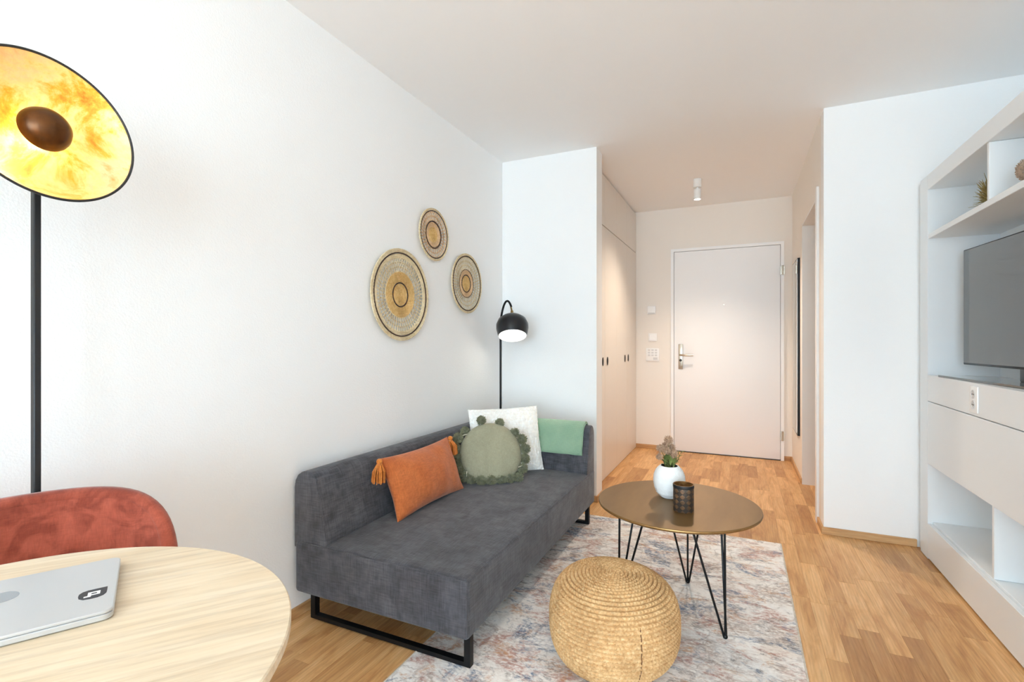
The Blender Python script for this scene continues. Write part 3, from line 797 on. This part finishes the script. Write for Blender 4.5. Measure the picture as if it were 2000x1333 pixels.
# ------------------------------------------------------------------ reading lamp in the corner
lp = Vector((-1.550, 3.15, 0)); 
rl = thing('reading_lamp', lp, 'slim black arc floor lamp with round dome shade in the corner', 'floor lamp')
MB().lathe([(.0, 0), (.095, 0), (.098, .004), (.096, .014), (.03, .020), (.0, .020)], lp, 40).build('base', 'black', rl)
sh = Vector((-1.435, 3.10, 1.235))
arc = [lp + Vector((0, 0, .02)), lp + Vector((0, 0, 1.0)), lp + Vector((0, 0, 1.25))]
A0 = lp + Vector((0, 0, 1.27)); A3 = sh + Vector((-.012, .01, .135))
for t in [i / 14 for i in range(15)]:
    b0, b1, b2, b3 = A0, A0 + Vector((.015, -.005, .10)), Vector((-1.492, 3.125, 1.475)), A3
    arc.append(b0 * (1 - t) ** 3 + b1 * 3 * t * (1 - t) ** 2 + b2 * 3 * t * t * (1 - t) + b3 * t ** 3)
MB().tube(arc, .0075, 10).build('pole', 'black', rl)
ax = Vector((-.20, .38, .90)).normalized()                              # shade axis pointing up/back, opening tips to the room
TS = frame_T(sh, ax, up=(0, 1, 0))
shade = MB().lathe([(.0, .085), (.03, .083), (.068, .070), (.098, .045), (.112, .010), (.112, -.018), (.104, -.055), (.097, -.075)], n=56).build('shade', 'shade', rl, T=TS, recalc=False, smooth=60)
MB().lathe([(.097, -.075), (.094, -.075), (.101, -.052), (.108, -.018), (.106, .010), (.092, .042), (.06, .066), (.0, .078)], n=56).build('shade_lining', 'shadein', shade, T=TS, smooth=60)
MB().lathe([(.0, .122), (.010, .120), (.010, .104), (.015, .102), (.015, .086), (.0, .085)], n=20).build('socket', 'brass', rl, T=TS)
MB().sphere((0, 0, -.032), .05, 20, 14).build('bulb', 'bulb', rl, T=TS)
MB().tube([A3 + Vector((-.004, 0, .004)), TS @ Vector((0, 0, .119))], .006, 8).build('joint', 'brass', rl)

# ------------------------------------------------------------------ woven wall plates
def weave_plate(y, z, R, spec, label):
    """spec: list of (kind, r0, r1, mat); kinds: coil, lattice, ring"""
    root = thing('woven_wall_plate', (XL, y, z - R), label, 'wall decoration', 'woven plates on the left wall')
    T = frame_T((XL, y, z), (1, 0, 0))
    for (kind, r0, r1, mt) in spec:
        r0 *= R; r1 *= R; m = MB(); bowl = lambda r: .010 + .012 * (r / R) ** 2
        if kind == 'coil':
            k = max(1, round((r1 - r0) / .0062)); st = (r1 - r0) / k
            for i in range(k):
                rr = r0 + st * (i + .5); n = max(20, int(2 * math.pi * rr / .008)); pts = []
                for q in range(n):
                    a = 2 * math.pi * q / n; pts.append((rr * math.cos(a), rr * math.sin(a), bowl(rr) + (.0012 if (q + i) % 2 else -.0012)))
                m.tube(pts, st * .52, 5, closed=True)
            m.build('coil', mt, root, T=T, smooth=60)
        elif kind == 'ring':
            rr = (r0 + r1) / 2; n = 90
            m.tube([(rr * math.cos(2 * math.pi * q / n), rr * math.sin(2 * math.pi * q / n), bowl(rr) + .0025 + .0006 * (q % 2)) for q in range(n)], (r1 - r0) / 2, 6, closed=True)
            m.build('dark_ring', mt, root, T=T, smooth=60)
        else:
            bands = max(1, round((r1 - r0) / .026)); st = (r1 - r0) / bands
            for b in range(bands):
                a0, a1 = r0 + st * b, r0 + st * (b + 1); n = max(26, int(2 * math.pi * (a0 + a1) / 2 / .0185))
                for q in range(n):
                    t0 = 2 * math.pi * (q + .5 * b) / n; d = 2 * math.pi / n * .55
                    for sg in (-1, 1):
                        pts = [(rr * math.cos(t0 + sg * d * (f_ - .5)), rr * math.sin(t0 + sg * d * (f_ - .5)), bowl(rr) + .002 * sg * math.cos(f_ * math.pi)) for f_, rr in ((0, a0), (.5, (a0 + a1) / 2), (1, a1))]
                        m.tube(pts, .0017, 4, caps=False)
                for rr in (a0, a1):
                    nn = max(30, int(2 * math.pi * rr / .012))
                    m.tube([(rr * math.cos(2 * math.pi * q / nn), rr * math.sin(2 * math.pi * q / nn), bowl(rr) + (.001 if q % 2 else -.001)) for q in range(nn)], .0021, 5, closed=True)
            m.build('open_weave', mt, root, T=T, smooth=60)
    return root
weave_plate(2.129, 1.378, .245, [('coil', .0, .245, 'strawgold'), ('ring', .245, .27, 'strawdark'), ('coil', .27, .50, 'strawgold'), ('lattice', .50, .80, 'straw'), ('coil', .80, .885, 'straw'),
            ('ring', .885, .912, 'strawdark'), ('coil', .912, 1.0, 'straw')], 'largest round woven straw plate, lowest on the left wall')
weave_plate(2.437, 1.758, .154, [('coil', .0, .30, 'strawgold'), ('coil', .30, .48, 'strawpink'), ('ring', .48, .535, 'strawdark'), ('lattice', .535, .86, 'strawpink'), ('ring', .875, .91, 'strawdark'), ('coil', .91, 1.0, 'straw')],
            'smallest round woven straw plate, highest on the left wall')
weave_plate(2.822, 1.511, .197, [('coil', .0, .27, 'strawgold'), ('ring', .27, .30, 'strawdark'), ('coil', .30, .455, 'strawpink'), ('ring', .455, .475, 'strawdark'), ('lattice', .475, .88, 'straw'), ('ring', .885, .92, 'strawdark'), ('coil', .92, 1.0, 'straw')],
            'medium woven straw plate with two inner rings, nearest the corner lamp')

# ------------------------------------------------------------------ coffee table
CTZ, ctc, ctr = .452, Vector((-.243, 2.178, 0)), .326
ct = thing('coffee_table', (ctc.x, ctc.y, RZ), 'round bronze coffee table on black hairpin legs', 'coffee table')
MB().lathe([(.0, CTZ - .014), (ctr - .010, CTZ - .014), (ctr - .002, CTZ - .010), (ctr, CTZ - .005), (ctr - .001, CTZ - .0015)], ctc, 96).build('edge_band', 'bronzeedge', ct, smooth=30)
MB().lathe([(ctr - .001, CTZ - .0015), (ctr - .003, CTZ), (.0, CTZ)], ctc, 96).build('tabletop', 'bronze', ct, smooth=30)
for a in (85, -38, 203):
    a = math.radians(a); dr_ = Vector((math.cos(a), math.sin(a), 0)); tn = Vector((-dr_.y, dr_.x, 0))
    foot = ctc + dr_ * .243 + Vector((0, 0, RZ + .004)); m = MB()
    for (q, s_) in ((.150, .086), (.150, -.086), (.240, 0)):
        m.tube([foot + tn * s_ * .06, ctc + dr_ * q + tn * s_ + Vector((0, 0, CTZ - .016))], .0045, 8)
    m.sphere(foot + Vector((0, 0, .003)), .009, 10, 8)
    lg = m.build('hairpin_leg', 'black', ct)
    MB().bbox(-.058, .062, -.10, .10, CTZ - .018, CTZ - .0141, .001, 1).build('mounting_plate', 'black', lg, T=Matrix.Translation(ctc + dr_ * .178) @ Matrix.Rotation(a, 4, 'Z'))

# vase, flowers, candle holder
vc = Vector((-.281, 2.235, CTZ))
va = thing('flower_vase', vc, 'white ribbed ceramic vase on the coffee table', 'vase')
vp = [(.0, .0), (.030, .0), (.036, .003)]
VT = [(0, .036), (.12, .053), (.3, .0625), (.5, .0665), (.7, .0645), (.85, .057), (.95, .047), (1, .040)]
for k in range(37):
    t = k / 36; z = .004 + .132 * t
    r_ = float(np.interp(t, [q[0] for q in VT], [q[1] for q in VT])) + (.0014 if k % 2 else -.0012); vp.append((r_, z))
vp += [(.039, .1375), (.035, .1375)]
MB().lathe(vp, vc, 64).build('body', 'vase', va, smooth=80)
MB().lathe([(.035, .1375), (.036, .120), (.0, .112)], vc, 48).build('inner_neck', 'vasein', va)
fl = thing('dried_flowers', vc + Vector((0, 0, .112)), 'dried mauve thistle flowers with green leaves in the white vase', 'flowers')
R_ = random.Random(12)
heads = [(-.004, 0, .248, .021), (-.038, .0, .212, .020), (-.010, -.014, .205, .019), (.020, -.012, .192, .021), (-.041, -.010, .178, .016), (-.020, .015, .222, .016), (.010, .012, .214, .017)]
for (dx, dy, z, r_) in heads:
    hc = vc + Vector((dx * math.cos(YAW), dx * math.sin(YAW) + dy, z))
    st = MB().tube([vc + Vector((dx * .2, dy * .2, .108)), vc + Vector((dx * .6, dy * .5, .14 + (z - .14) * .5)), hc], .0016, 5).build('stem', 'stem', fl)
    m = MB(); m.sphere(hc, r_ * .62, 10, 7)
    for _ in range(170):
        v = Vector((R_.gauss(0, 1), R_.gauss(0, 1), R_.gauss(0, 1))).normalized()
        m.tube([hc + v * r_ * .5, hc + v * r_ * R_.uniform(.85, 1.1)], .0013, 3, r2=.0008)
    m.build('flower_head', 'thistle', fl, smooth=0)
def leaf(root, base, tip, wd, mat='leaf'):
    base, tip = Vector(base), Vector(tip); d = tip - base; s_ = d.cross(Vector((0, 0, 1)))
    if s_.length < 1e-4: s_ = Vector((1, 0, 0))
    s_.normalize(); n_ = s_.cross(d).normalized(); P = []
    for t in (0, .25, .5, .75, 1):
        w2 = wd * math.sin(math.pi * min(.97, t * .9 + .08)) ; c_ = base + d * t + n_ * (.15 * d.length * math.sin(math.pi * t))
        P.append([c_ - s_ * w2 + n_ * w2 * .3, c_, c_ + s_ * w2 + n_ * w2 * .3])
    m = MB().grid(P); P2 = [[p - n_ * .0006 for p in r[::-1]] for r in P]; m.grid(P2); return m.build('leaf', mat, root, smooth=60)
for k in range(34):
    a = R_.random() * 6.283; e_ = R_.uniform(.35, 1.2); b = vc + Vector((R_.uniform(-.018, .018), R_.uniform(-.018, .018), R_.uniform(.122, .158)))
    L = R_.uniform(.034, .058); leaf(fl, b, b + Vector((math.cos(a) * math.cos(e_), math.sin(a) * math.cos(e_), math.sin(e_))) * L, R_.uniform(.005, .0085))
br = vc + Vector((.012, .004, .125)); rt = Vector((math.cos(YAW), math.sin(YAW), 0))
MB().tube([br, br + rt * .022 + Vector((0, 0, .03)), br + rt * .034 + Vector((0, 0, .062))], .0013, 5).build('stem', 'stem', fl)
for t in range(6):
    b = br + rt * (.010 + .005 * t) + Vector((0, 0, .018 + .009 * t)); leaf(fl, b, b + rt * (.024 if t % 2 else .002) + Vector((0, 0, .012 if t % 2 else .024)), .0048)
cc = Vector((-.207, 2.082, CTZ))
ch = thing('candle_holder', cc, 'dark bronze cylinder candle holder with leaf relief on the coffee table', 'candle holder')
MB().lathe([(.0, 0), (.038, 0), (.0395, .002), (.0395, .088), (.0395, .1065)], cc, 64).build('cup', 'embossed', ch, smooth=50)
MB().lathe([(.0395, .1065), (.0375, .1065), (.0375, .006), (.0, .006)], cc, 64).build('lining', 'candlein', ch, smooth=50)
MB().lathe([(.0402, .094), (.0408, .096), (.0408, .104), (.0402, .106)], cc, 64).build('rim_band', 'blackp', ch)
MB().lathe([(.0, .006), (.033, .006), (.033, .032), (.0, .034)], cc, 40).build('candle', 'vase', ch)

# ------------------------------------------------------------------ braided jute pouf
pc = Vector((-.412, 1.735, RZ))
pf = thing('jute_pouf', pc, 'braided natural jute pouf in front of the coffee table', 'pouf')
PR, PH = .218, .298
def pouf_profile(t):
    # superellipse from bottom centre to top centre
    a = -math.pi / 2 + math.pi * t
    c_, s_ = math.cos(a), math.sin(a)
    return PR * abs(c_) ** .48, PH / 2 + PH / 2 * math.copysign(abs(s_) ** .80, s_)
raw = [pouf_profile(i / 3000) for i in range(3001)]
cum = [0.0]
for i in range(3000): cum.append(cum[-1] + math.hypot(raw[i + 1][0] - raw[i][0], raw[i + 1][1] - raw[i][1]))
tot = cum[-1]; PITCH = .0135; nrow = int(tot / PITCH); SUB = 7
sarr = np.linspace(0, tot, nrow * SUB + 1); pr = np.interp(sarr, cum, [p[0] for p in raw]); pz = np.interp(sarr, cum, [p[1] for p in raw])
dr1 = np.gradient(pr, sarr); dz1 = np.gradient(pz, sarr); nl = np.hypot(dr1, dz1); nr_, nz_ = dz1 / nl, -dr1 / nl
NA = 560; th_ = np.linspace(0, 2 * np.pi, NA, endpoint=False)
V = np.zeros((len(sarr), NA, 3))
rowid = np.minimum(np.arange(len(sarr)) // SUB, nrow - 1); sx = (np.arange(len(sarr)) % SUB) / SUB * 2 - 1
for i in range(len(sarr)):
    s_ = sx[i]; nb = max(6, round(2 * math.pi * max(pr[i], .01) / .0125))
    ph = nb * th_ / (2 * np.pi) + .75 * abs(s_) + rowid[i] * .37
    side = math.sqrt(max(0, 1 - s_ * s_))
    d = .0066 * side + .0052 * np.abs(np.sin(np.pi * ph)) ** .6 * (side ** .5) - .002
    wob = .004 * np.sin(th_ * 3 + 1.0) * (pr[i] / PR)
    r = pr[i] + nr_[i] * d + wob; r = np.maximum(r, 0)
    V[i, :, 0] = r * np.cos(th_); V[i, :, 1] = r * np.sin(th_); V[i, :, 2] = np.maximum(pz[i] + nz_[i] * d, 0)
m = MB(); idx = np.arange(len(sarr) * NA).reshape(len(sarr), NA); nx = np.roll(idx, -1, axis=1)
faces = np.stack([idx[:-1], nx[:-1], nx[1:], idx[1:]], -1).reshape(-1, 4)
m.v = [tuple(p) for p in (V.reshape(-1, 3) + np.array(pc))]; m.f = [tuple(q) for q in faces.tolist()]
m.build('braided_cover', 'jute', pf, smooth=180)
# seam and tag on the side facing the room
sa = math.radians(-53)
def on_pouf(z, a, off=0.0):
    k = np.argmin(np.abs(pz - z) + 10 * (pr < .12)); r = pr[k] + off; return pc + Vector((r * math.cos(a), r * math.sin(a), z))
MB().tube([on_pouf(.04 + .017 * i, sa + .008 * (i % 2), .0035) for i in range(12)], .0018, 5).build('side_seam', 'seam', pf)
T0 = on_pouf(.018, sa + .24, .0); dirp = Vector((math.cos(sa + .24), math.sin(sa + .24), 0)); tp = Vector((-dirp.y, dirp.x, 0))
m = MB(); P = [[T0 + tp * a + dirp * b + Vector((0, 0, z)) for a in (-.011, .011)] for (b, z) in ((-.015, .012), (.01, .010), (.028, -.004), (.034, -.022))]
m.grid(P); m.grid([[p - dirp * .0008 - Vector((0, 0, .0008)) for p in r[::-1]] for r in P]); m.build('fabric_tag', 'navy', pf)

# ------------------------------------------------------------------ dining table, laptop, velvet chair
DTZ, dtc, dtr = .73, Vector((-.863, .236, 0)), .388
dt = thing('dining_table', dtc, 'round pale oak dining table in the foreground', 'table')
MB().lathe([(.0, DTZ - .030), (dtr - .020, DTZ - .030), (dtr - .004, DTZ - .022), (dtr, DTZ - .014), (dtr, DTZ - .002), (dtr - .002, DTZ), (.0, DTZ)], dtc, 128).build('tabletop', 'tabletop', dt, smooth=25).rotation_euler = (0, 0, math.radians(53))
MB().lathe([(.0, .03), (.035, .03), (.035, DTZ - .036), (.12, DTZ - .033), (.12, DTZ - .0301), (.0, DTZ - .0301)], dtc, 32).build('column', 'blackp', dt)
for a in (60, 180, 300):
    a = math.radians(a); MB().bbox(0, .26, -.022, .022, .001, .03, .004).build('foot', 'blackp', dt, T=Matrix.Translation(dtc) @ Matrix.Rotation(a, 4, 'Z'))

def onz(u, v, z):
    d = Vector((F_PX * -math.sin(YAW) + (u - 1000) * math.cos(YAW), F_PX * math.cos(YAW) + (u - 1000) * math.sin(YAW), 666.5 - v)); t = (z - CAM_H) / d.z
    return Vector((0, 0, CAM_H)) + d * t
LZ = DTZ + .0145
lbr, lfr = onz(236, 1087, LZ), onz(221, 1190, LZ)
ly = (lbr - lfr).normalized(); lx = Vector((ly.y, -ly.x, 0)); ld = (lbr - lfr).length; lw = ld * 1.43
lo_ = lfr - lx * lw; 
TL_ = Matrix(((lx.x, ly.x, 0, lo_.x), (lx.y, ly.y, 0, lo_.y), (0, 0, 1, DTZ), (0, 0, 0, 1)))
lt = thing('laptop', TL_ @ Vector((lw / 2, ld / 2, 0)), 'closed silver laptop lying on the round table', 'laptop')
def slab(z0, z1, r=.012, inset=0, edge=.0015):
    pts = []
    for (cx_, cy_, a0) in ((lw - r - inset, r + inset, -90), (lw - r - inset, ld - r - inset, 0), (r + inset, ld - r - inset, 90), (r + inset, r + inset, 180)):
        for k in range(7): a = math.radians(a0 + 15 * k); pts.append((cx_ + r * math.cos(a), cy_ + r * math.sin(a)))
    m = MB(); n = len(pts); cxm, cym = lw / 2, ld / 2
    rings = [(z0, edge), (z0 + edge, 0), (z1 - edge, 0), (z1, edge)]
    V = []
    for (z, e_) in rings:
        for (x, y) in pts: V.append((x - e_ * (1 if x > cxm else -1), y - e_ * (1 if y > cym else -1), z))
    Fc = [(i * n + k, i * n + (k + 1) % n, (i + 1) * n + (k + 1) % n, (i + 1) * n + k) for i in range(3) for k in range(n)]
    Fc += [tuple(range(n - 1, -1, -1)), tuple(3 * n + k for k in range(n))]
    return m.add(V, Fc)
slab(.0008, .0095).build('base', 'alu', lt, T=TL_, smooth=30)
slab(.0102, .0145, edge=.001).build('lid', 'alu', lt, T=TL_, smooth=30)
slab(.0095, .0102, inset=.002, edge=.0001).build('hinge_gap', 'dark', lt, T=TL_, smooth=0)
lc = TL_.inverted() @ onz(181, 1161, LZ)
sx_, sy_ = lc.x, lc.y
def flat(m, pts, z0, z1):
    n = len(pts); return m.add([(x, y, z0) for x, y in pts] + [(x, y, z1) for x, y in pts], [tuple(range(n - 1, -1, -1)), tuple(range(n, 2 * n))] + [(k, (k + 1) % n, n + (k + 1) % n, n + k) for k in range(n)])
q = .017
pts = [(sx_ + q * x, sy_ + q * y) for x, y in [(1, 1), (-.35, 1), (-.75, .85), (-.97, .5), (-1, 0), (-.92, -.5), (-.6, -.88), (-.1, -1), (.4, -.98), (.8, -.75), (.98, -.35), (1, .2)]]
stk = flat(MB(), pts, .01455, .0148).build('sticker', 'sticker', lt, T=TL_, smooth=0)
m = MB()
k_ = q * .62
for (x0, x1, y0, y1) in ((-.55, .85, .35, .72), (-.55, .85, -.45, -.12), (.48, .85, -.12, .35), (-.55, -.15, -.12, .35), (-.95, -.15, -.85, -.45)):
    m.box(sx_ + k_ * x0, sx_ + k_ * x1, sy_ + k_ * y0, sy_ + k_ * y1, .0148, .01495)
m.build('sticker_mark', 'stickerw', stk, T=TL_, smooth=0)
gl = TL_.inverted() @ onz(4, 1168, LZ)
pts = [(gl.x + .019 * math.cos(a) * (1 - .10 * math.sin(a)), gl.y + .020 * math.sin(a)) for a in [2 * math.pi * k / 28 for k in range(28)]]
flat(MB(), pts, .01455, .0147).build('lid_emblem', 'logo', lt, T=TL_, smooth=0)

# velvet shell chair facing the table
cx_, cy_ = -1.160, .430
va_ = thing('velvet_chair', (cx_, cy_, 0), 'rust velvet shell chair tucked behind the round table', 'chair')
def shell(off, n=64, rows=22):
    P = []
    for j in range(rows + 1):
        row = []
        for i in range(n + 1):
            p = -1 + 2 * i / n; p = math.sin(p * math.pi / 2)
            phi = math.radians(84) * p
            zt = .44 + .334 * max(0, 1 - abs(p) ** 6) ** (1 / 2.6)
            z = .44 + (zt - .44) * j / rows
            r = .235 + off + .045 * (z - .44) / .37
            row.append((cx_ - r * math.cos(phi) * 1.0, cy_ + r * math.sin(phi) * 1.02, z))
        P.append(row)
    return P
Pi, Po = shell(0), shell(.032)
m = MB(); m.grid([r[::-1] for r in Pi]); m.grid(Po)
n_ = len(Pi[0])
m.grid([Pi[-1], Po[-1]][::-1]); m.grid([Pi[0], Po[0]])
m.build('backrest', 'velvet', va_, smooth=60, recalc=True)
edge = [((Vector(a) + Vector(b)) / 2) + Vector((0, 0, .002)) for a, b in zip(Pi[-1], Po[-1])]
MB().tube(edge, .0175, 10).build('rolled_edge', 'velvet', va_, smooth=180)
def seatfn(u, q):
    return Vector((q.x, q.y * (1 - .12 * max(0, u.x)), q.z + (.015 * (1 - u.x ** 2) * (1 - u.y ** 2) if u.z > 0 else 0)))
MB().rbox((cx_ + .0, cy_, .445), (.44, .44, .075), .034, (10, 10, 3), seatfn).build('seat', 'velvet', va_)
for (sxx, syy) in ((-1, -1), (-1, 1), (1, -1), (1, 1)):
    MB().tube([(cx_ + sxx * .13, cy_ + syy * .13, .41), (cx_ + sxx * .185, cy_ + syy * .185, .0)], .012, 10, r2=.008).build('leg', 'blackp', va_)

# ------------------------------------------------------------------ big dish floor lamp
px, py = -1.485, .573
dl = thing('dish_floor_lamp', (px, py, 0), 'tall black floor lamp with large gold-lined dish shade', 'floor lamp')
MB().lathe([(.0, 0), (.14, 0), (.142, .006), (.138, .014), (.0, .016)], (px, py, 0), 48).build('base', 'blackp', dl)
MB().bbox(px - .0085, px + .0085, py - .0068, py + .0068, .016, 1.60, .002, 1).build('pole', 'blackp', dl)
dc = Vector((-1.358, .548, 1.598)); dn = Vector((math.cos(.15) * math.cos(.02), math.cos(.15) * math.sin(.02), math.sin(.15)))
TD = frame_T(dc, dn); DR, DD = .161, .066
arcp = [(DR * t, -DD * (1 - t * t) ** .75) for t in [i / 24 for i in range(25)]]
MB().lathe(arcp, n=96).build('gold_lining', 'gold', dl, T=TD, smooth=180)
outp = [((DR + .002) * t, -(DD + .004) * (1 - t * t) ** .75 - .0005) for t in [i / 24 for i in range(25)]]
MB().lathe(outp[::-1], n=96).build('outer_shell', 'blackp', dl, T=TD, smooth=180)
MB().tube([(DR * math.cos(2 * math.pi * k / 96), DR * math.sin(2 * math.pi * k / 96), 0) for k in range(96)], .0028, 8, closed=True).build('rim', 'blackp', dl, T=TD)
MB().lathe([(.0, .022), (.016, .0195), (.030, .012), (.041, -.001), (.0465, -.016), (.047, -.024), (.044, -.024), (.038, -.004), (.0, .014)], n=40).build('reflector_cap', 'cap', dl, T=TD, smooth=60)
MB().sphere((0, 0, -.030), .020, 16, 10).build('bulb', 'warmbulb', dl, T=TD)
MB().tube([TD @ Vector((0, 0, -DD - .004)), (px, py, 1.58)], .009, 10).build('joint', 'blackp', dl)
bl = bpy.data.lights.new('dish_bulb_light', 'POINT'); bl.energy = 1.0; bl.color = (1.0, .80, .52); bl.shadow_soft_size = .02
bo = bpy.data.objects.new('dish_bulb_light', bl); COL.objects.link(bo); bo.location = TD @ Vector((0, 0, -.052)); attach(bo, dl)
